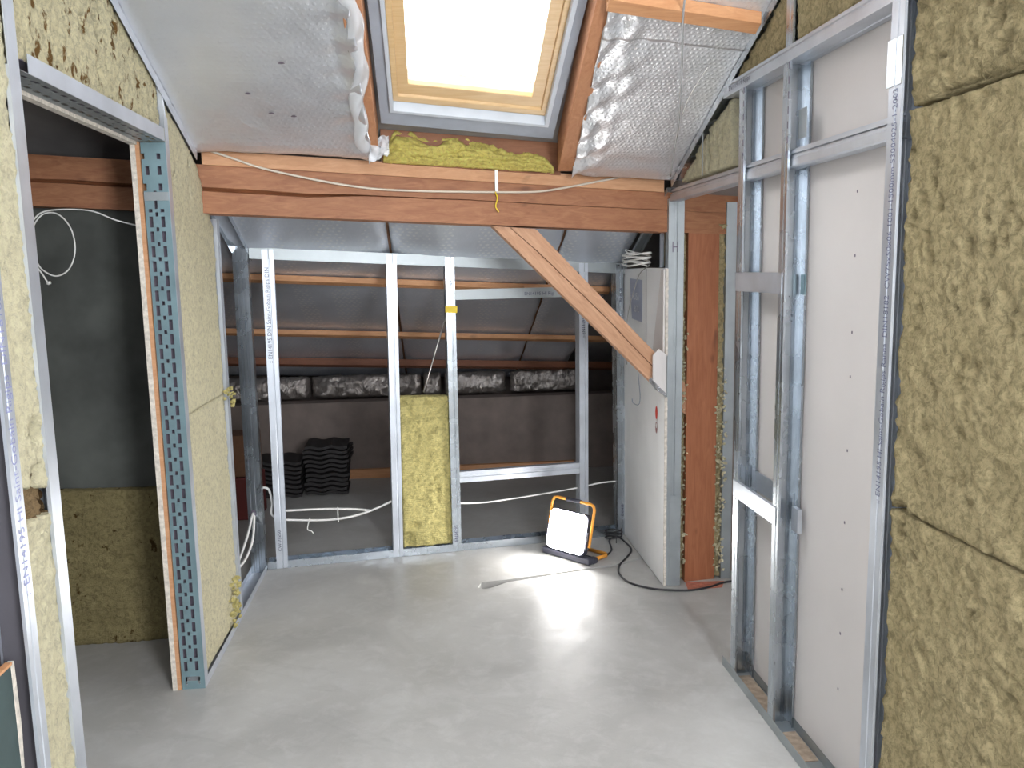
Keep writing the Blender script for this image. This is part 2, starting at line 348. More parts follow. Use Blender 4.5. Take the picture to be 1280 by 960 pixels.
obj('wall_outer_right', MB().box(2.35, -3.1, -.1, 2.45, 7.3, 4), PLASTER, kind='structure')
obj('wall_knee', MB().box(-2.65, 6.4, 0, 2.35, 6.55, .60), MASON, kind='structure')
obj('wall_eaves', MB().box(-2.65, 7.2, -.1, 2.35, 7.3, 1.2), MASON, kind='structure')
obj('wall_left', MB().box(-1.0, -3.0, 0, -.985, 1.80, 3.3), GYPS_W, kind='structure')
obj('wall_right', MB().box(1.245, -3.0, 0, 1.262, 1.87, 3.3), GYPS_W, kind='structure')
obj('wall_passage', MB().box(1.22, 4.03, 0, 2.35, 4.08, 2.1), MASON, kind='structure')
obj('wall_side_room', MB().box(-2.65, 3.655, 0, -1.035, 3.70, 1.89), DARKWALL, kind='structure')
obj('wall_side_room_front', MB().box(-2.65, .6, 0, -1.0, .65, 3.4), PLASTER, kind='structure')
obj('baseboard_knee', MB().box(-2.6, 6.36, 0, 1.14, 6.4, .07), WOOD_BATTEN, kind='structure')

# ================================================================== roof timbers and window
timber('purlin_beam', 'long horizontal wooden beam crossing the room under the roof window, split by a lengthwise crack',
       (-2.6, 3.621-SK*1.69, 1.93), (1.62, 3.62+SK*2.524, 1.74), (1.62, 3.62+SK*2.524, 1.924), (-2.6, 3.62-SK*1.69, 2.137), (0, .17, 0), WOOD_BEAM,
       crack=[(0, .5, .006), (.38, .50, .009), (.44, .49, .010), (.50, .47, .009), (.56, .53, .003), (.66, .55, .0022), (.76, .54, .0018), (.9, .55, .001), (1, .55, .0005)], nu=140)
timber('plank_strip', 'narrow pale wooden batten lying along the top of the long horizontal beam', rp(-.90, 3.604, -.025), rp(1.135, 3.604, -.014), rp(1.135, 3.604, .042), rp(-.9, 3.604, .034), (0, .02, 0), WOOD_EDGE, nu=30, cat='batten')
b4 = [(.312, 1.795), (.515, 1.775), (1.30, .985), (1.30, .83)]
bp = lambda x, z, d=0: Vector((x, 3.640+SK*(x+.904)+d, z))
timber('brace_beam', 'diagonal wooden brace running down from the beam to the boarded panel, with a long crack',
       bp(.312, 1.795), bp(1.30, .832), bp(1.30, .985), bp(.515, 1.78), (0, .10, 0), WOOD_BRACE,
       crack=[(0, .40, .002), (.15, .50, .0035), (.5, .56, .003), (.62, .53, .0035), (.85, .5, .003), (1, .5, .002)], nu=70)
post = timber('wooden_post', 'reddish brown wooden post standing in the doorway niche behind the metal column', (1.268, 3.92, 0), (1.268, 3.92, 1.775), (1.43, 3.94, 1.765), (1.43, 3.94, 0), (0, .09, 0), WOOD_POST, nu=20)
def slope_beam(name, label, x0a, x1a, ya, x0b, x1b, yb, h0, h1, m, **k):
    vs = [(x, y, RZ(y)+h) for y, xs in ((ya, (x0a, x1a)), (yb, (x0b, x1b))) for h in (h0, h1) for x in xs]
    return obj(name, MB().add(vs, [(0, 1, 3, 2), (4, 6, 7, 5), (0, 4, 5, 1), (2, 3, 7, 6), (0, 2, 6, 4), (1, 5, 7, 3)]), m, None, label, 'rafter', bevel=.002, **k)
slope_beam('rafter', 'wooden rafter on the left side of the roof window, half covered by torn foil', -.225, -.162, 1.2, -.24, -.176, 3.60, 0, .15, WOOD_RAFT)
slope_beam('rafter', 'wooden rafter on the right side of the roof window, beside the shiny crinkled foil', .532, .60, 1.4, .602, .668, 3.72, 0, .15, WOOD_RAFT)
def eave_beam(name, label, x0, x1, y0, wy, h0, h1, m, sk2=0, **k):
    vs = []
    for x in (x0, x1):
        for dy in (0, wy):
            for h in (h0, h1): p = rp(x, y0+dy+sk2*(x-x0), h); vs.append(p)
    return obj(name, MB().add(vs, [(0, 1, 3, 2), (4, 6, 7, 5), (0, 4, 5, 1), (2, 3, 7, 6), (0, 2, 6, 4), (1, 5, 7, 3)]), m, None, label, 'batten', bevel=.0015, **k)
eave_beam('roof_batten', 'short wooden batten crossing the shiny foil at the top right, above the metal wall frame', .60, 1.13, 2.455, .05, -.042, -.004, WOOD_BATTEN, .04)
eave_beam('roof_batten', 'upper wooden batten seen through the back stud frame, under the perforated foil', -2.3, 1.13, 4.75, .045, -.035, -.003, WOOD_BATTEN, group=None)
eave_beam('roof_batten', 'lower wooden batten seen through the back stud frame, in the dim knee space', -2.3, 1.6, 5.645, .05, -.035, -.003, WOOD_BATTEN)
eave_beam('batten_offcut', 'short pale batten piece overlapping the upper batten behind the back frame, left of the brace', .58, .80, 4.70, .05, -.062, -.036, WOOD_EDGE)
eave_beam('header_board', 'brown wooden trimmer board below the roof window, behind the yellow wool', -.172, .63, 3.60, .03, .03, .172, wood('trimmer_wood', (.22, .085, .035), (.36, .15, .07)))

win = thing('window_1', (.2, 2.8, 2.5), None, None, kind='structure')
def ring(name, xo, xi, yo, yi, h0, h1, m, bevel=.003):
    """frame in the roof plane: outer and inner x pairs, outer/inner y pairs (skewed)"""
    mb = MB()
    def P(x, y, h): yy = y+.155*(x+.13); return (x, yy, RZ(yy)+h)
    o = [(xo[0], yo[0]), (xo[1], yo[0]), (xo[1], yo[1]), (xo[0], yo[1])]; i_ = [(xi[0], yi[0]), (xi[1], yi[0]), (xi[1], yi[1]), (xi[0], yi[1])]
    vs = [P(*q, h) for h in (h0, h1) for r in (o, i_) for q in r]
    fs = []
    for k in range(4):
        j = (k+1) % 4; fs += [(k, j, 4+j, 4+k), (8+k, 12+k, 12+j, 8+j), (k, 8+k, 8+j, j), (4+k, 4+j, 12+j, 12+k)]
    return obj(name, mb.add(vs, fs), m, win, bevel=bevel)
ring('collar', (-.160, .570), (-.118, .535), (2.02, 3.545), (2.06, 3.44), .10, .16, FRAME_GREY).data.name = 'collar'
ring('collar_lining', (-.118, .535), (-.104, .518), (2.06, 3.44), (2.08, 3.425), .085, .15, FRAME_LIGHT, .001)
ring('outer_frame', (-.104, .520), (-.082, .497), (2.08, 3.42), (2.10, 3.385), .118, .17, PINE)
ring('sash', (-.088, .503), (-.041, .452), (2.09, 3.395), (2.15, 3.325), .130, .150, PINE)
def gp(x, y, h): yy = y+.155*(x+.13); return (x, yy, RZ(yy)+h)
obj('pane', MB().prism([gp(-.05, 2.14, .146), (gp(.46, 2.14, .146)), gp(.46, 3.335, .146), gp(-.05, 3.335, .146)], (0, 0, .004)), GLASS, win)
for x in (-.031, .437):
    obj('seal', MB().tube([gp(x, 2.2, .143), gp(x, 3.26, .143)], .0012, 5, False), DARK_AND_SHADE, win)

# yellow wool stuffed under the window
def yw(u, v):
    x = -.160+u*.755; e = min(1, u*14, (1-u)*14)**.5; hgt = (.125-.045*u)*(1+.45*noise.noise(Vector((x*5, 0, 1.7))))
    q = Vector((x*11, v*4, 3.1)); n = noise.fractal(q, .9, 2, 4); fold = abs(noise.noise(Vector((x*7, v*3, 8))))
    y = 3.592+SK*(x+.904)-.05*math.sin(min(1, v*1.15)*math.pi)**.7*e-.03*n+.03*fold; z = RZ(3.604+SK*(x+.904))+.034+.006*u+v*hgt*e+.022*n*v; return Vector((x, y, z))
obj_ = sheet('wool_stuffing', 'bright yellow glass wool stuffed in the gap below the roof window', yw, 150, 34, WOOL_BRIGHT, cat='insulation', solid=.008)
pts = [Vector((random.uniform(-.14, .57), random.uniform(0, 1), 0)) for _ in range(70)]
tufts('wool_tuft', [yw((p.x+.16)/.755, p.y)+Vector((0, -.004, 0)) for p in pts], .010, WOOL_BRIGHT, obj_)

# ------------------------------------------------------------------ foils
def leftfoil(u, v):
    y = 1.3+v*(3.555-1.3); edge = -.205+.012*noise.noise(Vector((y*9, 2, 0)))
    x = -.895+u*(edge+.895); yy = y+.10*(x+.904); d = max(0, 1-(edge-x)/.16)
    w_ = math.sin(y*46+2.5*noise.noise(Vector((y*4, x*3, 1)))+x*25)*.008*d+.022*d*d*noise.noise(Vector((x*16, y*7, 5)))
    s = .004*fbm(Vector((x*5, y*5, 0)))-.006*math.exp(-((y-3.50)/.05)**2)
    return Vector((x-.012*(1-u), yy, RZ(yy)+.012*min(1, u*6)-.002-.020*d**3+w_+s))
lf = sheet('ceiling_foil', 'large dull silver insulation foil on the left roof slope, with small punctures', leftfoil, 90, 170, FOIL_L)
for (px, py) in ((-.47, 2.99), (-.62, 3.17), (-.56, 3.28), (-.48, 3.29)):
    yy = py+.1*(px+.904)
    mb = MB(); mb.add([(px+math.cos(a)*.011*(1+.3*math.sin(3*a)), yy+math.sin(a)*.006, RZ(yy)+.006-math.sin(a)*.0025) for a in [k*math.pi/5 for k in range(10)]], [tuple(range(10))])
    obj('tear', mb, DARK_AND_SHADE, lf)
def film_l(u, v):   # loose clear film hanging along the left rafter
    y = 2.0+v*1.60; x = -.245+u*.055+.018*math.sin(y*7)+.008*math.sin(y*23); return Vector((x, y, RZ(y)-.006-.012*math.sin(u*math.pi)-.006*math.sin(y*31+u*4)))
sheet('plastic_film', 'crumpled clear plastic film hanging along the left rafter beside the dull foil', film_l, 10, 90, FILM, cat='film', solid=.0005)
def flap(u, v):
    x = -.215+u*.085; y = 3.53+.05*noise.noise(Vector((u*3, v*3, 2))); return Vector((x, y-.02*u, RZ(3.56)+.055-.11*v*(1-.35*u)+.02*noise.noise(Vector((u*5, v*4, 9)))))
sheet('plastic_scrap', 'torn scrap of clear plastic at the foot of the left rafter above the beam', flap, 10, 12, FILM, cat='film', solid=.0005)
def rightfoil(y0, y1, hh):
    def f(u, v):
        edge = .632+.055*(v*(y1-y0)+y0-3.1); x = edge+u*(1.149-edge); y = y0+v*(y1-y0)+(.09+.04*v)*(x-.6); d = max(0, 1-(x-edge)/.20)
        w_ = .020*d*noise.noise(Vector((x*20, y*10, 7)))+.010*d*math.sin(y*38+x*30+3*noise.noise(Vector((y*3, 0, 0))))-.012*d*d
        return Vector((x, y, RZ(y)+hh+w_+.0035*fbm(Vector((x*6, y*6, 3)))+.006*math.sin(max(0, v-.8)*40)*(.5 if v > .8 else 0)))
    return f
sheet('ceiling_foil', 'shiny crinkled silver bubble foil on the right roof slope above the metal wall frame', rightfoil(2.85, 3.742, .002), 70, 120, FOIL_R)
sheet('ceiling_foil', 'strip of shiny bubble foil at the top right between the seam and the wooden batten', rightfoil(1.4, 2.875, -.003), 60, 120, FOIL_R)
def rearfoil(x0, x1, seed):
    def f(u, v):
        x = x0+u*(x1-x0); y0 = 3.80+v*(6.75-3.80); sag = -.012*math.sin(u*math.pi)*math.sin(v*9); e = max(0, 1-min(u, 1-u)*(x1-x0)/.05)
        p = rp(x, y0, .006+sag+.004*fbm(Vector((x*7, y0*3, seed)))+.005*e*math.sin(y0*20+seed)+.012*e); return p
    return f
sheet('knee_space_foil', 'perforated silver foil behind the beam, left sheet over the first open bay', rearfoil(-2.5, -.187, 1), 110, 90, FOIL_REAR)
sheet('knee_space_foil', 'perforated silver foil behind the beam, middle sheet above the yellow batt', rearfoil(-.173, .732, 2), 60, 90, FOIL_REAR)
sheet('knee_space_foil', 'silver foil behind the beam, right sheet beyond the diagonal brace', rearfoil(.744, 1.135, 3), 30, 90, FOIL_REAR)
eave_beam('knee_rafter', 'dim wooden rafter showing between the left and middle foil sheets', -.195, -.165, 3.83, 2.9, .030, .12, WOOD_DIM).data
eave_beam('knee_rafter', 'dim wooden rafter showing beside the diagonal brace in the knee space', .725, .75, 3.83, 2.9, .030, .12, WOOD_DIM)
eave_beam('eaves_rail', 'dark reddish wooden rail above the foil wrapped batts at the eaves', -2.4, 1.8, 6.24, .06, -.06, -.01, wood('eaves_wood', (.16, .05, .02), (.25, .09, .04)))
xs = [(-1.65, -1.22), (-1.18, -.93), (-.915, -.06), (-.04, .10), (.13, .62), (.66, 1.30)]
lab = ['far left of the row', 'second from the left, short', 'long one behind the first open bay', 'short one beside the wire above the yellow batt', 'behind the upper left of the low cross rail', 'rightmost, behind the fourth stud']
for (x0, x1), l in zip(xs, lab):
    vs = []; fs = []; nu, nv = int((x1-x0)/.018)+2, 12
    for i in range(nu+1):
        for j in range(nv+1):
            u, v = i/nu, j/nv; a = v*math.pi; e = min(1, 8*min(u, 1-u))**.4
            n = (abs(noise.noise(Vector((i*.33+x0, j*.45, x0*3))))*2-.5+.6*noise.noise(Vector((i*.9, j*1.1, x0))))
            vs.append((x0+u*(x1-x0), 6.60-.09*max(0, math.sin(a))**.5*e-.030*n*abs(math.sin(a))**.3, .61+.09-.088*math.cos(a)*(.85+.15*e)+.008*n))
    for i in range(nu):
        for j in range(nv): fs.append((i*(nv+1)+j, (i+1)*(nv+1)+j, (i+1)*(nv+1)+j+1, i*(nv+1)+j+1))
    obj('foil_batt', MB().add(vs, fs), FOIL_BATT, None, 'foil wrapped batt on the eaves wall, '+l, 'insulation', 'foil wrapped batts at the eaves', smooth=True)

# ================================================================== left partition
XL = -.904
def lw(a, b, d): return Vector((XL-.006+d, a, b))
batt('insulation_batt', 'upper yellow mineral wool batt left of the doorway, narrow strip above the torn gap', [[(1.892, 1.13), (2.02, 1.10), (2.02, RZ(2.02)-.02), (1.892, RZ(1.892)-.02)]], lw, .09, WOOL, seed=1, holes=[(1.985, 1.245, .022, .03, .05), (1.965, 1.12, .03, .05, .05)], ragged=.012, cell=.009)
batt('insulation_batt', 'lower yellow mineral wool batt left of the doorway, below the torn brown gap', [[(1.892, 0), (2.02, 0), (2.02, 1.045), (1.892, 1.055)]], lw, .09, WOOL, seed=2, ragged=.008, cell=.009)
batt('wool_gap_piece', 'dark brown torn wool deep in the gap left of the doorway', [[(1.90, 1.03), (2.03, 1.03), (2.03, 1.15), (1.90, 1.15)]], lambda a, b, d: lw(a, b, d-.022), .05, wool('torn_wool', (.34, .235, .13), spot=.55), seed=3, amp=.02, cell=.008)
batt('insulation_batt', 'spotted mineral wool batt above the doorway header, following the roof slope', [[(2.05, 2.10), (3.125, 2.10), (3.125, RZ(3.125)-.02), (2.05, RZ(2.05)-.02)], [(1.90, 2.2), (2.05, 2.2), (2.05, RZ(2.05)-.02), (1.9, RZ(1.9)-.02)]], lambda a, b, d: lw(a, b, d-.004), .09, WOOL_SPOT, seed=4, holes=[(2.16+random.random()*.9, 2.15+random.random()*.3, .012, .025, .02) for _ in range(26)], cell=.011, ragged=.002)
batt('insulation_batt', 'pale yellow mineral wool batt right of the doorway, cut around the wooden beam', [[(3.175, .03), (3.765, .03), (3.765, 1.07), (3.175, 1.07)], [(3.175, 1.07), (3.765, 1.07), (3.765, 1.81), (3.57, 2.04), (3.45, RZ(3.45)-.035), (3.175, RZ(3.175)-.035)]], lambda a, b, d: lw(a, b, d-.002), .09, WOOL, seed=5, amp=.004,
     holes=[(3.25, 1.95, .018, .02, .03), (3.45, 2.04, .01, .02, .03), (3.44, 1.93, .008, .03, .02), (3.50, 1.92, .008, .015, .02), (3.60, .96, .05, .02, .012), (3.66, 1.02, .015, .05, .012), (3.70, .16, .045, .035, .02), (3.60, .10, .05, .05, .02)], cell=.010, ragged=.009)
jb_ = [o for o in bpy.data.objects if o.name.startswith('insulation_batt')][-1]
tufts('wool_tuft', [(XL+random.uniform(-.004, .012), 3.70+random.uniform(-.11, .06), random.uniform(.03, .24)) for _ in range(46)]+[(XL+random.uniform(0, .03), 3.775+random.uniform(-.05, .03), 1.06+random.uniform(-.05, .04)) for _ in range(14)], .014, WOOL_YEL, jb_)
lf_ = thing('left_wall_frame', (XL, 2.9, 0), 'galvanized steel stud frame of the left wall with the doorway', 'wall frame')
L = lf_
ux, uy, uz = Vector((1, 0, 0)), Vector((0, 1, 0)), Vector((0, 0, 1))
s = stud('stud', (XL, 1.884, 0), (XL, 1.884, RZ(1.884)), -uy, -ux, STEEL_COOL, L, f=.046)
text(':: EN14195 HI Saint-Gobain Rigips  DIN18182 CW 75x50x06', .036, (XL+.0012, 1.872, .895), (0, 0, 1), (0, -1, 0), INK_L, s)
obj('web_dark_sheet', MB().box(XL-.10, 1.876, 0, XL-.003, 1.879, RZ(1.88)), LILAC, L, label='dark sheet added over the nearest stud web for its dark reflection')  # added sheet; its dark colour stands in for what the steel web reflects
obj('flange_strip', MB().box(XL-.001, 2.010, 0, XL+.0015, 2.061, 2.32), STEEL_COOL, L, label='pale steel flange edging the left side of the doorway')
stud('stud', (XL-.001, 2.061, 0), (XL-.001, 2.061, 2.07), -uy, -ux, STEEL_COOL, L, w=.095)
# door header: U track lying web up, front leg up; perforated underside
hd = obj('door_header', MB().prism([(XL-.0005, 2.108, 2.071), (XL-.0005, 3.125, 2.071), (XL-.0005, 3.125, 2.116), (XL-.0005, 2.108, 2.116)], (.0015, 0, 0)), STEEL_COOL, L)
def plate(a_breaks, b_breaks, hole):
    vs = []; fs = []; idx = {}
    def vid(i, j):
        if (i, j) not in idx: idx[(i, j)] = len(vs); vs.append((a_breaks[i], b_breaks[j]))
        return idx[(i, j)]
    for i in range(len(a_breaks)-1):
        for j in range(len(b_breaks)-1):
            if not hole(i, j): fs.append((vid(i, j), vid(i+1, j), vid(i+1, j+1), vid(i, j+1)))
    return vs, fs
ab = [0, .018, .030, .042, .050, .062, .074, .094]; bb = []; y = 2.06
while y < 3.09: bb += [y, y+.012, y+.045]; y += .055
bb += [3.13]
vs, fs = plate(ab, bb, lambda i, j: (i in (1, 5) and j % 3 == 1) or (i == 3 and j % 3 == 2 and j % 2 == 0))
obj('perforated_web', MB().add([(XL-.001-a, b_, 2.071) for a, b_ in vs], fs), STEEL_DULL, L, solid=.001)
obj('header_board_edge', MB().box(XL-.122, 2.06, 2.06, XL-.097, 3.13, 2.16), GYPS_EDGE, L)
obj('header_hollow_shade', MB().box(XL-.09, 2.07, 2.10, XL-.012, 3.12, 2.11), DARK_AND_SHADE, L)  # dark plate above the slots, painted shade of the hollow header
# jamb with slots
za = [0, .008, .024, .031, .041, .054, .061, .072, .088]
ja = [0, .020, .033, .042, .052, .061, .074, .0855]; jb = [0, .03, .07]; z = .075
while z < 1.82: jb += [z, z+.0385]; z += .053
jb += [z, z+.012, 1.90, 1.925, 1.955, 1.985, 2.01, 2.03, 2.068]
nslot = len(jb)-9
def jh(i, j):
    zl = jb[j]
    if 0.074 < zl < 1.84 and j % 2 == 1 and i in (1, 5): return True
    if 0.074 < zl < 1.84 and j % 2 == 0 and i == 3: return True
    if abs(zl-1.955) < .002 and i in (1, 5): return True
    if (abs(zl-1.90) < .002 or abs(zl-2.01) < .002) and i in (1, 6): return True
    return False
vs, fs = plate(ja, jb, jh)
obj('slotted_jamb', MB().add([(XL-.001-a, 3.135, b_) for a, b_ in vs], fs), STEEL_TEAL, L, label='teal tinted slotted steel jamb profile', solid=.0015)
obj('jamb_flange', MB().ribbon([(0, 0), (.040, 0)], (XL, 3.135, 0), (XL, 3.135, 2.16), uy, -ux), STEEL_COOL, L, solid=.0015)
obj('jamb_cavity_shade', MB().box(XL-.088, 3.172, 0, XL-.008, 3.174, 2.06), DARK_AND_SHADE, L)  # dark sheet behind the slots, in place of shade inside the jamb
obj('jamb_clip', MB().box(XL-.072, 3.1315, .035, XL-.018, 3.134, .052).box(XL-.072, 3.1315, .02, XL-.066, 3.134, .05).box(XL-.024, 3.1315, .02, XL-.018, 3.134, .05), STEEL, L)
obj('jamb_bracket', MB().box(XL-.086, 3.130, 1.865, XL-.002, 3.1335, 1.895), STEEL_DULL, L)
obj('board_edge', MB().box(XL-.122, 3.130, 0, XL-.104, 3.66, 2.10), GYPS_EDGE, L, label='raw plasterboard edge on the far side of the door jamb')
obj('board_paper', MB().box(XL-.104, 3.131, 0, XL-.090, 3.60, 2.10), WOOD_EDGE, L)
track('floor_track', (XL+.001, 3.15, .002), (XL+.001, 4.40, .002), uz, -ux, STEEL_COOL, L, f=.034)
sl = Vector((0, 1, -.4153)).normalized(); dn_ = Vector((0, -.4153, -1)).normalized()
track('sloped_track', (XL+.002, 1.85, RZ(1.85)-.004), (XL+.002, 3.55, RZ(3.55)-.004), dn_, -ux, STEEL_COOL, L, f=.038)
track('sloped_track', (XL+.002, 3.84, RZ(3.84)-.004), (XL+.002, 4.50, RZ(4.5)-.004), dn_, -ux, STEEL, L, f=.034)
stud('stud', (XL, 3.768, .003), (XL, 3.80, 1.84), uy, -ux, STEEL_COOL, L, f=.046)
stud('upright', (XL, 3.15, 2.12), (XL, 3.12, RZ(3.12)-.02), uy*.4, -ux, STEEL_COOL, L)
cs = MB().ribbon([(.05, 0), (.002, 0), (0, .0), (0, .018), (.003, .020), (.003, .030), (0, .032), (0, .046), (.003, .048), (.003, .056), (0, .058), (0, .075), (.05, .075)], (XL, 4.375, .003), (XL, 4.395, RZ(4.39)), uy, -ux)
obj('corner_stud', cs, STEEL, L, solid=.0012, label='wide steel corner stud with a cable hole near the floor')
obj('cable_hole', MB().add([(XL-.045+.014*math.cos(a), 4.3725, .335+.020*math.sin(a)) for a in [k*math.pi/6 for k in range(12)]], [tuple(range(12))]), DARK_AND_SHADE, L, solid=.001)

# dim side room through the doorway
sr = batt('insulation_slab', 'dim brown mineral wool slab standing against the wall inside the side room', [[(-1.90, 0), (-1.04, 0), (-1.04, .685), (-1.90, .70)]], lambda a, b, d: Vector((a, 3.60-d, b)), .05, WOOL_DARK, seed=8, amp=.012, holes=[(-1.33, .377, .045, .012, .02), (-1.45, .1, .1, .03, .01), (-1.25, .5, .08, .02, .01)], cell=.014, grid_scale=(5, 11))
ring_pts = [(-1.46, 3.3, 1.70)]+[(-1.385+.078*math.cos(a), 3.3, 1.722+.118*math.sin(a)) for a in [math.radians(t_) for t_ in (150, 110, 70, 30, -10, -50, -90, -130, -160)]]+[(-1.47, 3.3, 1.69)]
obj('cable_loop', MB().tube(ring_pts, .0028, 6), WHITE_PL, None, 'loop of thin white cable hanging in the dark side room', 'cable', smooth=True)
obj('cable', MB().tube([(-1.46, 3.3, 1.80), (-1.40, 3.3, 1.845), (-1.25, 3.3, 1.846), (-1.15, 3.3, 1.808), (-1.03, 3.3, 1.775)], .003, 6), WHITE_PL, None, 'white cable slanting below the beam in the dark side room', 'cable', smooth=True)
obj('cable_end', MB().tube([(-1.47, 3.28, 1.68), (-1.43, 3.28, 1.62), (-1.405, 3.28, 1.572)], .003, 6).tube([(-1.413, 3.28, 1.578), (-1.398, 3.28, 1.580)], .006, 6, False), WHITE_PL, None, 'short white cable end poking out at the left door edge', 'cable', smooth=True)
# nearest left bay
obj('lining_board', MB().box(-.975, 1.0, 0, -.962, 1.834, 2.9), LILAC, None, 'grey lining board at the far left edge behind the printed stud', 'board')
obj('lining_seam', MB().box(-.962, 1.742, .70, -.9605, 1.745, 1.5), GYPS_W, bpy.data.objects['lining_board'])
g = thing('green_board_offcut', (-.93, 1.74, .3), 'dark green plasterboard offcut with a broken edge at the lower left corner', 'board')
obj('face', MB().box(-.945, 1.60, .30, -.932, 1.812, .757), GYPS_GREEN, g)
obj('broken_edge', MB().prism([(-.944, 1.812, .30), (-.944, 1.826, .33), (-.944, 1.822, .5), (-.944, 1.830, .6), (-.944, 1.826, .762), (-.944, 1.812, .757)], (.013, 0, 0)), GYPS_EDGE, g)
obj('top_edge', MB().box(-.946, 1.60, .757, -.931, 1.818, .763), WOOD_BATTEN, g)

# ================================================================== back stud frame
Y0 = 4.42
def bk(x, z, d=0): return Vector((x, Y0+SK*(x+.904)+d, z))
ub = Vector((1, SK, 0)).normalized(); db = Vector((-SK, 1, 0)).normalized()
B = thing('back_wall_frame', (.1, 4.55, 0), 'galvanized steel stud frame of the low back wall, with open bays', 'wall frame')
track('floor_track', bk(-.90, .002), bk(1.14, .002), uz, db, STEEL, B, f=.042)
p0, p1 = bk(-.90, RZ(bk(-.9, 0).y)), bk(1.16, RZ(bk(1.16, 0).y))
track('top_track', p0, p1, -uz, db, STEEL_DULL, B, f=.058)
studs = [(-.855, -.838, .058, 1), (-.226, -.204, .054, 1), (.109, .111, .050, 1), (.866, .872, .052, 1), (1.106, 1.090, .045, 1)]
so = []
for xb, xt, f, sgn in studs:
    zt = RZ(bk(xt, 0).y)-.010
    so.append(stud('stud', bk(xb, .004, -.0015), bk(xt, zt, -.0015), ub, db, STEEL_COOL if f > .05 else STEEL, B, f=f))
def stext(body, size, i, z0, f=.016):
    xb, xt = studs[i][0], studs[i][1]; x = xb+(xt-xb)*z0/1.67+f
    dirv = (bk(xt, 1.67)-bk(xb, 0)).normalized(); text(body, size, bk(x, z0, -.0035), dirv, -ub, INK, so[i])
stext(':: EN14195 DIN Saint-Gobain Rigips DIN', .030, 0, 1.13, .030); stext('CW 75x50', .026, 0, .10, .030)
stext('EN14195', .026, 2, .06, .030); stext('Rigips 75', .024, 2, 1.50, .030); stext(':: EN14195 HI Saint-Gobain', .026, 3, 1.20, .034); stext('Rigips 06', .022, 4, 1.40, .034); stext('EN1419', .022, 4, .12, .034)
UWf = [(.0, .0), (0, .030), (.0, .075)]
n1 = obj('cross_rail', MB().ribbon([(.055, .02), (.055, 0), (.048, 0), (.0, 0), (0, .05)], bk(.158, 1.437, -.002), bk(.866, 1.437, -.002), uz, db), STEEL_DULL, B, solid=.0015)
text('EN14195 HI Rig', .026, bk(.55, 1.452, -.0042), ub, uz, INK, n1)
obj('cross_rail', MB().ribbon([(.062, .04), (.062, 0), (.045, 0), (.042, .003), (.030, .003), (.027, 0), (0, 0), (0, .05)], bk(.158, .403, -.002), bk(.866, .403, -.002), uz, db), STEEL_COOL, B, solid=.0015, label='bright ribbed lower cross rail')
yt = MB()
yt.prism([bk(.104, 1.368, -.006), bk(.170, 1.364, -.006), bk(.172, 1.402, -.006), (bk(.106, 1.404, -.006))], db*.012)
obj('yellow_tape', yt, YTAPE, None, 'piece of yellow tape wrapped round the third stud of the back frame', 'tape', bevel=.002)
obj('hanger_wire', MB().tube([bk(.112, 1.36, .02), bk(.04, 1.14, .03), bk(-.03, .93, .02)], .0045, 8, False), RODM, None, 'thin steel rod slanting from the taped stud to the top of the yellow batt', 'rod', smooth=True)
batt('insulation_batt', 'yellow ribbed mineral wool batt standing between the second and third studs of the back frame', [[(-.168, .045), (.106, .045), (.106, .90), (-.168, .912)]], lambda a, b, d: bk(a, b, .018)-db*d, .07, WOOL_YEL, seed=11, amp=.008, holes=[(-.14, .09, .04, .05, .02), (-.11, .17, .04, .02, .015), (.0, .88, .03, .02, .012), (.03, .35, .02, .07, .01), (-.145, .885, .02, .02, .012)], cell=.009, ragged=.004)
# corner cable loops and services
def cab(label, pts, r=.006, m=WHITE_PL, name='cable'): return obj(name, MB().tube(pts, r, 8), m, None, label, 'cable', smooth=True)
c1 = cab('upper white cable crossing the first bay of the back frame', [bk(-.86, .31, .06), bk(-.80, .307, .06), bk(-.62, .30, .06), bk(-.45, .285, .06), bk(-.34, .268, .055)], .0065)
c2 = cab('lower white cable curving up across the first bay to the second stud', [bk(-.86, .265, .06), bk(-.80, .255, .06), bk(-.62, .238, .055), bk(-.50, .240, .05), bk(-.40, .255, .05), bk(-.30, .285, .05), bk(-.18, .335, .05)], .0065)
obj('cable_tie', MB().tube([bk(-.675, .26, .045), bk(-.69, .20, .04), bk(-.67, .185, .04), bk(-.66, .17, .04)], .003, 6), WHITE_PL, c2)
obj('cable_tie', MB().tube([bk(-.525, .305, .05), bk(-.525, .22, .045)], .003, 6), WHITE_PL, c1)
cab('white cable running across the right bays of the back frame behind the lamp', [bk(.12, .275, .04), bk(.25, .262, .05), bk(.37, .262, .055), bk(.66, .282, .055), bk(.86, .30, .055), bk(.98, .318, .05), bk(1.04, .323, .045), bk(1.15, .325, .04)], .005)
cab('two white cable strands looping out of the corner stud hole at the left, upper strand', [(-.93, 3.90, .24), (-.94, 4.05, .25), (-.945, 4.20, .28), (-.95, 4.34, .33), (-.95, 4.39, .335)], .0065)
cab('white cable bow hanging lowest beside the left corner stud', [(-.935, 3.88, .205), (-.93, 4.05, .20), (-.93, 4.22, .235), (-.94, 4.33, .30), (-.95, 4.39, .33)], .0065)
cab('white cable loop standing up between the corner stud and the first back stud', [(-.95, 4.39, .34), (-.93, 4.45, .44), (-.885, 4.47, .44), (-.872, 4.49, .36), (-.88, 4.49, .30), (-.86, 4.50, .27), bk(-.82, .262, .06)], .0065)
bc = lambda x, z, d=-.022: Vector((x, 3.62+SK*(x+.904)+d, z))
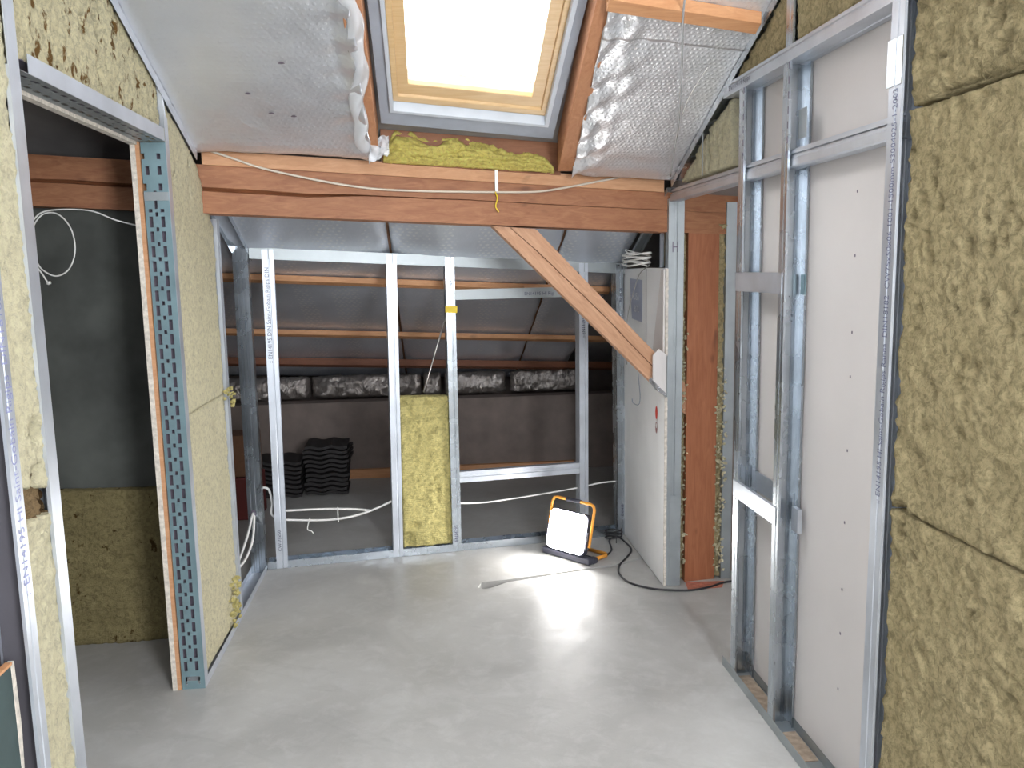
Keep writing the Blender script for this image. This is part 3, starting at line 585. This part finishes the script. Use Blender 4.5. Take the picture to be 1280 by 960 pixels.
c3 = cab('long sagging beige cable hanging in front of the wooden beam', [bc(-.90, 2.115, -.03), bc(-.78, 2.075, -.03), bc(-.66, 2.035), bc(-.45, 1.99), bc(-.30, 1.965), bc(-.166, 1.951), bc(.05, 1.944), bc(.33, 1.942), bc(.52, 1.945), bc(.66, 1.965), bc(.78, 1.987), bc(.95, 2.02, -.03), bc(1.05, 2.045, -.06), bc(1.12, 2.06, -.09)], .0048, plain('beige_cable', (.62, .55, .45), .5, 0, .03))
obj('cable_strap', MB().box(.325, 3.765, 1.94, .339, 3.768, 2.045), WHITE_PL, c3)
obj('knot', MB().tube([bc(.325, 1.942, -.03), bc(.335, 1.915, -.012), bc(.327, 1.88, -.012), bc(.34, 1.855, -.012)], .003, 6), YTAPE, c3)
def rf(x, y, h): return Vector((x, y, RZ(y)+h))
cab('thin grey cable running down over the shiny foil to the right end of the beam', [rf(.80, 2.45, -.035), rf(.841, 2.67, -.045), rf(.904, 2.885, -.032), rf(.966, 3.096, -.032), rf(1.03, 3.33, -.03), rf(1.062, 3.48, -.03), rf(1.108, 3.69, -.04)], .0035, plain('grey_cable', (.42, .42, .42), .5, 0, .05))
cab('short stray white wire on the shiny foil right of the grey cable', [rf(1.03, 3.28, -.02), rf(1.02, 3.15, -.024), rf(1.035, 3.0, -.02)], .0018)

# ------------------------------------------------------------------ things in the knee space
def tile(x0, x1, y, z, rot, l):
    vs = []; n = 22; dx = x1-x0
    for k, yy in ((0, y), (1, y+.30)):
        for i in range(n+1):
            u = i/n; vs.append((x0+u*dx+rot*k, yy, z+.007*math.sin(u*math.pi*4)+.010))
            vs.append((x0+u*dx+rot*k, yy, z+.007*math.sin(u*math.pi*4)-.010))
    fs = []; m2 = 2*(n+1)
    for i in range(n): fs += [(2*i, 2*i+2, m2+2*i+2, m2+2*i), (2*i+1, m2+2*i+1, m2+2*i+3, 2*i+3), (2*i, 2*i+1, 2*i+3, 2*i+2), (m2+2*i, m2+2*i+2, m2+2*i+3, m2+2*i+1)]
    fs += [(0, m2, m2+1, 1), (2*n, 2*n+1, m2+2*n+1, m2+2*n)]
    return obj('roof_tile', MB().add(vs, fs), TILE, None, l, 'tile', 'dark roof tiles stacked in the knee space')
ordn = ['bottom', 'second from the bottom', 'third from the bottom', 'fourth from the bottom', 'fifth from the bottom', 'sixth from the bottom', 'seventh from the bottom', 'eighth from the bottom', 'ninth from the bottom', 'tenth from the bottom', 'eleventh from the bottom', 'twelfth from the bottom', 'topmost']
for k in range(11):
    tile(-.905+random.uniform(-.01, .01), -.60+random.uniform(-.012, .012), 5.90+random.uniform(-.01, .01), .018+k*.0335, random.uniform(-.02, .02), 'dark roof tile in the taller right stack of the knee space, '+(ordn[k] if k < 10 else 'topmost'))
for k in range(8):
    tile(-1.24+random.uniform(-.01, .01), -.93+random.uniform(-.01, .01), 5.88+random.uniform(-.01, .01), .018+k*.0335, random.uniform(-.02, .02), 'dark roof tile in the shorter left stack of the knee space, '+(ordn[k] if k < 7 else 'topmost'))
obj('storage_box', MB().box(-1.46, 5.40, .285, -1.14, 5.62, .56), BROWNB, None, 'brown box resting on the dark red crate, seen between the left studs', 'box', bevel=.006)
obj('crate', MB().box(-1.47, 5.38, 0, -1.13, 5.64, .283), REDB, None, 'dark red crate on the floor, seen between the left studs', 'crate', bevel=.008)

# ================================================================== right end panel, metal column, niche
XP = 1.144
pan = thing('boarded_panel', (1.16, 4.3, 0), 'white plasterboard panel at the right end of the back frame, notched round the brace', 'board')
def yz(poly, x=XP, t_=.0125): return MB().prism([(x, a, b) for a, b in poly], (t_, 0, 0))
mb = yz([(3.880, .004), (4.748, .004), (4.748, 1.587), (4.225, 1.592), (4.225, 1.05), (4.07, 1.02), (3.880, .965)])
obj('main_board', mb, GYPS_W, pan)
obj('upper_board', yz([(3.885, 1.165), (4.03, 1.19), (4.10, 1.06), (4.219, 1.06), (4.219, 1.592), (3.885, 1.590)]), GYPS_W, pan)
sd = MB().prism([(XP-.0065, 3.888, 1.583), (XP-.0065, 3.93, 1.583), (XP-.0065, 4.075, 1.175), (XP-.0065, 4.03, 1.172), (XP-.0065, 3.888, 1.17)], (.006, 0, 0))
obj('cut_strip', sd, GYPS, pan, label='slanted grey offcut strip on the panel front edge')
for z0, z1 in ((.004, .965), (1.17, 1.588)):
    n = int((z1-z0)/.02); eb = MB()
    for i in range(n):
        a, b_ = z0+(z1-z0)*i/n, z0+(z1-z0)*(i+1)/n; eb.box(XP+.0005, 3.872+.006*noise.noise(Vector((1, i*.9, 2))), a, XP+.013, 3.884, b_)
    obj('raw_edge', eb, GYPS_EDGE, pan, kind='stuff')

obj('joint', MB().box(XP-.0008, 4.2195, 1.05, XP+.001, 4.2245, 1.588), DARK_AND_SHADE, pan)
pr = obj('printed_patch', MB().prism([(XP-.0012, 4.57, 1.535), (XP-.0012, 4.303, 1.529), (XP-.0012, 4.300, 1.305), (XP-.0012, 4.52, 1.313)], (.001, 0, 0)), BLUEGREY, pan)
text('RUSA', .055, (XP-.0022, 4.50, 1.420), (0, -1, 0), (0, 0, 1), WHITE, pr); text('BSTL', .050, (XP-.0022, 4.47, 1.355), (0, -1, 0), (0, 0, 1), WHITE, pr)
st_ = MB(); ns = 14
for cz in (.868, .797): st_.add([(XP-.0015, 4.012+.030*math.cos(a), cz+.044*math.sin(a)) for a in [2*math.pi*k/ns for k in range(ns)]], [tuple(range(ns))])
stk = obj('sticker', st_, WHITE, pan, label='figure-eight sticker with a red upper half')
obj('red_spot', MB().add([(XP-.0024, 4.012+.020*math.cos(a), .866+.034*math.sin(a)) for a in [2*math.pi*k/ns for k in range(ns)]], [tuple(range(ns))]), RED, stk)
obj('grey_spot', MB().add([(XP-.0024, 4.012+.018*math.cos(a), .790+.030*math.sin(a)) for a in [2*math.pi*k/ns for k in range(ns)]], [tuple(range(ns))]), plain('sticker_maroon', (.35, .16, .16), .5), stk)
obj('white_spot', MB().add([(XP-.003, 4.010+.011*math.cos(a), .800+.013*math.sin(a)) for a in [2*math.pi*k/ns for k in range(ns)]], [tuple(range(ns))]), WHITE, stk)
obj('cover_board', MB().prism([(1.081, 3.862, 1.175), (1.110, 3.862, 1.205), (1.150, 3.868, 1.175), (1.150, 3.868, .985), (1.081, 3.862, 1.055)], (0, .010, 0)), GYPS, None, 'small grey plasterboard offcut covering the lower end of the diagonal brace', 'board')
obj('foil_tape', MB().prism([(1.075, 3.866, 1.066), (1.152, 3.872, .988), (1.152, 3.868, .966), (1.11, 3.863, .998), (1.075, 3.86, 1.045)], (0, .06, 0)), foil('bright_tape', (.85, .87, .9), .2, .9, crinkle=2), None, 'crumpled bright metal tape under the lower end of the diagonal brace', 'tape')
cab('thin grey wire hanging in front of the printed patch on the panel', [(1.13, 4.12, 1.605), (1.128, 4.30, 1.56), (1.125, 4.42, 1.46), (1.125, 4.52, 1.36), (1.125, 4.58, 1.22), (1.125, 4.56, 1.05)], .0025, plain('wire_grey', (.35, .34, .32), .5))
cab('thin curled blue grey wire dangling on the panel below the brace', [(1.125, 4.36, 1.15), (1.12, 4.29, 1.02), (1.12, 4.25, .92), (1.12, 4.28, .865), (1.12, 4.40, .855), (1.12, 4.42, .875)], .0022, plain('wire_blue', (.28, .31, .38), .5))
cl = []
for k in range(30):
    a = k*math.radians(64); cl.append((1.105+.055*math.cos(a), 4.28+(.20+.02*math.sin(k))*math.sin(a), 1.603+.0022*k+.016*max(0, math.sin(a))+.006*math.sin(k*1.7)))
cab('coil of white cable lying on top of the boarded panel', cl, .0045, WHITE_PL, 'cable_coil')
cab('loose blue cable end beside the white coil on the panel top', [(1.10, 4.34, 1.65), (1.08, 4.42, 1.69), (1.10, 4.30, 1.675)], .003)
P = thing('metal_column', (1.19, 3.9, 0), 'tall grey steel column profile with an H shaped punch mark beside the niche', 'column')
colp = MB().ribbon([(0, .05), (0, 0), (.032, 0), (.034, .004), (.042, .004), (.044, 0), (.075, 0), (.075, .05)], (1.152, 3.876, .003), (1.158, 3.876, 1.915), ux, uy)
obj('profile', colp, STEEL_DULL, P, solid=.0012)
hm = MB().box(1.176, 3.8745, 1.665, 1.181, 3.8755, 1.715).box(1.199, 3.8745, 1.665, 1.204, 3.8755, 1.715).box(1.181, 3.8745, 1.687, 1.199, 3.8755, 1.693)
obj('punch_mark', hm, DARK_AND_SHADE, P)
obj('lower_sleeve', MB().ribbon([(0, .04), (0, 0), (.056, 0), (.056, .04)], (1.172, 3.8725, .003), (1.173, 3.8725, .47), ux, uy), STEEL_DULL, P, solid=.0012)
# studs and wool above the panel
A = thing('upper_stub_frame', (1.18, 3.95, 1.6), 'short steel stubs above the boarded panel under the beam', 'wall frame')
for x0, yy, m_ in ((1.165, 4.02, STEEL_COOL), (1.20, 3.96, STEEL_COOL)): obj('stub', MB().ribbon([(.0, .03), (0, 0), (.012, 0)], (x0, yy, 1.594), (x0, yy, RZ(yy)-.03), ux, uy), m_, A, solid=.001)
batt('insulation_piece', 'small yellow wool piece between the steel stubs above the boarded panel', [[(1.182, 1.60), (1.235, 1.60), (1.235, 1.87), (1.182, 1.87)]], lambda a, b, d: Vector((a, 4.06-d, b)), .04, WOOL, seed=15, cell=.01)
track('edge_track', (1.143, 3.86, RZ(3.86)-.004), (1.143, 4.69, RZ(4.69)-.004), dn_, ux, STEEL_DULL, A, f=.02, w=.05)
# niche wool
for (x0, x1, sd_, l) in ((1.225, 1.274, 20, 'left of'), (1.424, 1.475, 21, 'right of')):
    nb_ = batt('niche_insulation', 'ragged dark yellow wool strip %s the reddish wooden post' % l, [[(x0, .01), (x1, .01), (x1, 1.80), (x0, 1.80)]], lambda a, b, d: Vector((a, 3.955-d, b)), .06, WOOL_TAN, seed=sd_, amp=.022, cell=.010, ragged=.012, grid_scale=(14, 11))
    tufts('wool_tuft', [(random.uniform(x0, x1), 3.945-random.uniform(0, .03), random.uniform(.05, 1.1 if x0 > 1.3 else 1.35)) for _ in range(170)], .010, WOOL, nb_)
stain = MB().prism([(1.25, 3.80, .0005), (1.36, 3.815, .0005), (1.43, 3.82, .0005), (1.47, 3.90, .0005), (1.27, 3.915, .0005)], (0, 0, .001))
obj('red_scrap', stain, plain('red_underlay', (.48, .17, .11), .9, 0, .3, 40), None, 'flat red scrap on the floor at the foot of the wooden post', 'scrap')

# ================================================================== right wall frame
XR = 1.145
Rr = thing('right_wall_frame', (XR, 2.5, 0), 'tall galvanized steel stud frame of the right wall in front of the grey board', 'wall frame')
ft = track('floor_track', (XR, 3.04, .002), (XR, .6, .002), uz, ux, STEEL_DULL, Rr, w=.078, f=.038)
obj('track_dust', MB().box(XR+.006, 2.66, .004, XR+.072, 2.93, .007), DUST, ft, label='brown dust with crumbs in the floor track')
obj('track_dust', MB().box(XR+.006, 2.36, .004, XR+.072, 2.53, .007), DUST, ft)
# door-side stud (far) and second stud, both open toward the camera
s1 = stud('stud', (XR+.001, 2.955, .006), (XR+.001, 2.975, 2.25), -uy, ux, STEEL, Rr, w=.074, f=.046)
s2 = stud('stud', (XR+.001, 2.600, .006), (XR+.001, 2.606, 2.25), -uy, ux, STEEL, Rr, w=.074, f=.046)
for yy in (2.955+.012, 2.60):
    pass
sp = MB()
for yy, zz in ((2.9755, None), (2.606, None)):
    z = 1.93
    while z < 2.22: sp.box(XR+.0005-.001, yy-.044, z, XR+.0015, yy-.040, z+.022); z += .045
obj('punched_slots', sp, DARK_AND_SHADE, Rr)
hdv = MB().ribbon([(.075, .078), (.075, .0), (.060, 0), (.056, .003), (.050, .003), (.046, 0), (0, 0), (0, .020), (.003, .024), (.003, .054), (0, .058), (0, .078), (.075, .078)], (XR-.002, 3.13, 2.222), (XR-.002, .9, 2.222), uz*.62, ux)
hd2 = obj('header_track', hdv, STEEL_COOL, Rr, solid=.0012)
text('EN14195 HI Rigips', .026, (XR-.0045, 3.07, 2.236), (0, -1, 0), (0, 0, 1), INK, hd2)
ra = MB().ribbon([(.055, .03), (.050, .012), (.050, .008), (.044, .008), (.044, .002), (.037, .002), (.037, .010), (.031, .010), (.031, .002), (.024, .002), (.022, 0), (.004, 0), (0, .004), (0, .045)], (XR+.014, 3.86, 1.900), (XR+.014, 1.95, 1.900), uz*1.15, ux)
obj('middle_rail', ra, STEEL_COOL, Rr, solid=.0012, label='ribbed steel rail running the length of the frame at head height')
p1 = MB().box(XR-.0015, 2.575, 1.504, XR, 2.975, 1.572).box(XR-.0015, 2.575, 1.571, XR+.01, 2.975, 1.5725)
obj('upper_tie_plate', p1, STEEL_COOL, Rr)
obj('lower_tie_plate', MB().box(XR-.0015, 2.575, .727, XR, 2.96, .790).box(XR-.0015, 2.575, .789, XR+.01, 2.96, .7905), STEEL_COOL, Rr)
obj('rear_tie_plate', MB().box(XR+.070, 2.60, .757, XR+.074, 2.955, .83), STEEL_COOL, Rr)
obj('rear_tie_plate', MB().box(XR+.068, 2.556, 1.50, XR+.072, 2.585, 1.565), STEEL_TEAL, Rr)
obj('rear_tie_plate', MB().box(XR+.03, 2.50, 1.985, XR+.033, 2.553, 2.075), STEEL_DULL, Rr)
obj('rear_tie_plate', MB().box(XR+.045, 2.505, .72, XR+.06, 2.552, .80), STEEL_COOL, Rr)
u1 = stud('upper_stud', (XR, 2.592, 2.27), (XR, 2.592, RZ(2.59)), -uy, ux, STEEL, Rr, f=.046)
obj('upper_stud', MB().ribbon([(0, 0), (.012, 0)], (XR, 3.375, 1.965), (XR, 3.375, RZ(3.375)-.03), -uy, ux), STEEL_DULL, Rr, solid=.001)
s3 = stud('printed_stud', (XR-.004, 1.984, 0), (XR-.004, 1.984, 2.50), -uy, ux, STEEL_COOL, Rr, f=.054)
text(':: EN14195 HI Saint-Gobain Rigips Ranna  DIN18182  CW75x50x06-1001-1500mm 53004025-1-2003', .030, (XR-.0055, 1.942, .985), (0, 0, 1), (0, 1, 0), INK_D, s3, stretch=.83)
obj('splice', MB().box(XR-.007, 1.955, 2.02, XR-.004, 1.992, 2.13).box(XR-.007, 1.928, 2.02, XR-.0045, 1.953, 2.13), STEEL, Rr)
track('sloped_track', (XR-.002, 3.80, RZ(3.80)-.004), (XR-.002, 1.3, RZ(1.3)-.004), dn_, ux, STEEL, Rr, f=.032)
obj('far_jamb_stud', MB().ribbon([(0, .05), (0, 0), (.05, 0), (.05, .05)], (1.462, 3.93, .003), (1.462, 3.93, 1.90), ux, uy), STEEL_DULL, Rr, solid=.001)
# grey boards behind the studs
rb = thing('grey_plasterboard', (XR+.083, 2.4, .01), 'tall grey plasterboard seen between the studs of the right wall', 'board')
obj('sheet', MB().box(XR+.080, .9, .012, XR+.0925, 2.985, 2.27), GYPS, rb)
scr = MB()
for z in (.30, .48, .62, .83, 1.05, 1.27, 1.40, 1.62, 1.80):
    for yy in (2.27,): scr.box(XR+.0792, yy-.003, z-.004, XR+.0800, yy+.003, z+.004)
obj('screw_heads', scr, DARK_AND_SHADE, rb, kind='stuff')
# right wall batts
def rw(a, b, d): return Vector((XR+.012-d, a, b))
hol = lambda y0, y1, z0, z1, n, r=.012, dp=.015: [(random.uniform(y0, y1), random.uniform(z0, z1), r*random.uniform(.5, 1.4), r*random.uniform(.5, 1.6), dp) for _ in range(n)]
batt('insulation_batt', 'lower tan mineral wool batt at the right edge, below the slanting joint', [[(.5, 0), (1.915, 0), (1.915, .982), (.5, .982)]], rw, .085, WOOL_TAN, seed=30, amp=.008, cell=.011, holes=hol(1.3, 1.9, .5, .95, 26))
batt('insulation_batt', 'middle tan mineral wool batt at the right edge, between the two joints', [[(.5, .988), (1.915, .988), (1.915, 1.955), (.5, 1.962)]], rw, .085, WOOL_TAN, seed=31, amp=.008, cell=.011, holes=hol(1.45, 1.9, 1.0, 1.95, 50)+[(1.875, .995, .022, .016, .04)])
batt('insulation_batt', 'upper tan mineral wool batt at the top right edge, above the ragged joint', [[(.5, 1.968), (1.915, 1.963), (1.915, RZ(1.915)-.05), (.5, RZ(.5)-.05)]], rw, .085, WOOL_TAN, seed=32, amp=.010, cell=.011, holes=hol(1.5, 1.9, 1.98, 2.2, 26)+[(1.5+k*.03, 1.972+.004*(k % 2), .02, .008, .02) for k in range(11)])
batt('insulation_batt', 'brown mineral wool batt above the header track, left of the upper stud', [[(2.60, 2.275), (3.06, 2.275), (2.60, RZ(2.60)-.03)]], rw, .085, WOOL_TAN, seed=33, amp=.007, cell=.011)
batt('insulation_batt', 'brown mineral wool batt above the header track, right of the upper stud', [[(1.99, 2.275), (2.54, 2.275), (2.54, RZ(2.54)-.03), (1.99, RZ(1.99)-.03)]], rw, .085, WOOL_TAN, seed=34, amp=.007, cell=.011)
batt('insulation_batt', 'yellow wool wedge above the rail beside the first right wall stud', [[(3.10, 1.972), (3.36, 1.972), (3.36, RZ(3.36)-.03), (3.12, RZ(3.12)-.05)]], lambda a, b, d: rw(a, b, d-.012), .06, WOOL, seed=35, amp=.008, cell=.010, holes=[(3.28, 2.06, .015, .02, .02), (3.22, 2.10, .012, .02, .02)])
batt('insulation_batt', 'small yellow wool wedge above the rail at the right end of the beam', [[(3.385, 1.972), (3.72, 1.972), (3.70, 1.99), (3.385, RZ(3.385)-.03)]], lambda a, b, d: rw(a, b, d-.012), .06, WOOL, seed=36, amp=.008, cell=.010, holes=[(3.44, 2.03, .012, .02, .02)])
obj('wool_backing_board', MB().prism([(XR+.11, 1.9, 1.96), (XR+.11, 3.78, 1.96), (XR+.11, 3.78, RZ(3.78)+.05), (XR+.11, 1.9, RZ(1.9)+.05)], (.008, 0, 0)), DARK_AND_SHADE, None, 'dark board closing the frame behind the wool above the rail', 'board')

# ================================================================== work lamp
o_ = Vector((.735, 4.345, 0)); uu = Vector((.646, -.763, 0)).normalized(); nn = Vector((-.763, -.646, 0)).normalized(); tilt = math.radians(14)
fn_ = (nn*math.cos(tilt)+uz*math.sin(tilt)).normalized(); fu = (uz*math.cos(tilt)-nn*math.sin(tilt)).normalized()
lamp = thing('work_lamp', o_, 'lit LED work floodlight with an orange tube stand on the concrete floor', 'lamp')
cc = o_+uz*.158
def rr_poly(w_, h_, r, d):
    out = []
    for sx, sy, a0 in ((1, 1, 0), (-1, 1, 90), (-1, -1, 180), (1, -1, 270)):
        for k in range(5): a = math.radians(a0+k*22.5); out.append(cc+uu*(sx*(w_-r)+r*math.cos(a))+fu*(sy*(h_-r)+r*math.sin(a))+fn_*d)
    return out
obj('housing', MB().prism(rr_poly(.135, .112, .03, -.035), fn_*.035), BLACK_PL, lamp, bevel=.003)
obj('led_panel', MB().prism(rr_poly(.131, .108, .032, .001), fn_*.003), LED, lamp)
fins = MB()
for k in range(9): fins.prism([cc+uu*(-.10+k*.025)+fu*s_*.08-fn_*.036 for s_ in (-1, 1)]+[cc+uu*(-.096+k*.025)+fu*s_*.08-fn_*.036 for s_ in (1, -1)], -fn_*.02)
obj('cooling_fins', fins, BLACK_PL, lamp)
H_ = lambda a, b, d=-.02: cc+uu*a+fu*b+fn_*d
obj('handle', MB().tube([H_(-.150, -.06), H_(-.150, .145), H_(-.140, .165), H_(-.12, .172), H_(.12, .172), H_(.140, .165), H_(.150, .145), H_(.150, -.06)], .0085, 10, False), ORANGE, lamp, smooth=True)
obj('handle_grip', MB().tube([H_(-.05, .172), H_(.05, .172)], .012, 10, False), BLACK_PL, lamp, smooth=True)
obj('base_bar', MB().prism([o_+uu*a+nn*b+uz*.004 for a, b in ((-.168, .02), (.168, .02), (.168, -.025), (-.168, -.025))], uz*.036), BLACK_PL, lamp, bevel=.006)
for s_ in (-1, 1):
    obj('stand_tube', MB().tube([o_+uu*.150*s_+nn*(-.02)+uz*.02, o_+uu*.150*s_-nn*.155+uz*.012, o_+uu*.135*s_-nn*.175+uz*.012, o_-nn*.175+uz*.012], .0105, 10, False), ORANGE, lamp, smooth=True)
    obj('side_bracket', MB().prism([H_(.136*s_, -.07, -.03), H_(.136*s_, .02, -.03), H_(.136*s_, .02, 0), H_(.136*s_, -.07, 0)], uu*.008*s_), BLACK_PL, lamp)
    obj('foot_block', MB().prism([o_+uu*(.150*s_+d_)+nn*b+uz*.002 for d_, b in ((-.018, -.02), (.018, -.02), (.018, -.06), (-.018, -.06))], uz*.03), BLACK_PL, lamp, bevel=.004)
fz = lambda x, y, z=.006: Vector((x, y, z))
cab('black lamp cable curving over the floor from the lamp into the niche', [o_-nn*.05+uz*.03, fz(.90, 4.31), fz(1.0, 4.42), fz(1.03, 4.60), fz(1.09, 4.655), fz(1.115, 4.55), fz(1.118, 4.42), fz(1.06, 4.30), fz(1.0, 4.20), fz(.964, 4.08), fz(.98, 3.95), fz(1.05, 3.865), fz(1.13, 3.82), fz(1.25, 3.795), fz(1.36, 3.82), fz(1.46, 3.87), fz(1.62, 3.90)], .0052, BLACK_RUB)
lp = [fz(1.06+.05*math.cos(k*.9), 4.62+.035*math.sin(k*.9), .008+.0028*k) for k in range(22)]
cab('small black coil of lamp cable in the corner behind the lamp', lp, .0045, BLACK_RUB, 'cable_coil')
cab('thin black wire standing up along the last back stud behind the lamp', [(1.055, 4.53, .01), (1.063, 4.56, .12), (1.078, 4.62, .25), (1.09, 4.65, .40), (1.09, 4.66, .60)], .0022, BLACK_RUB)
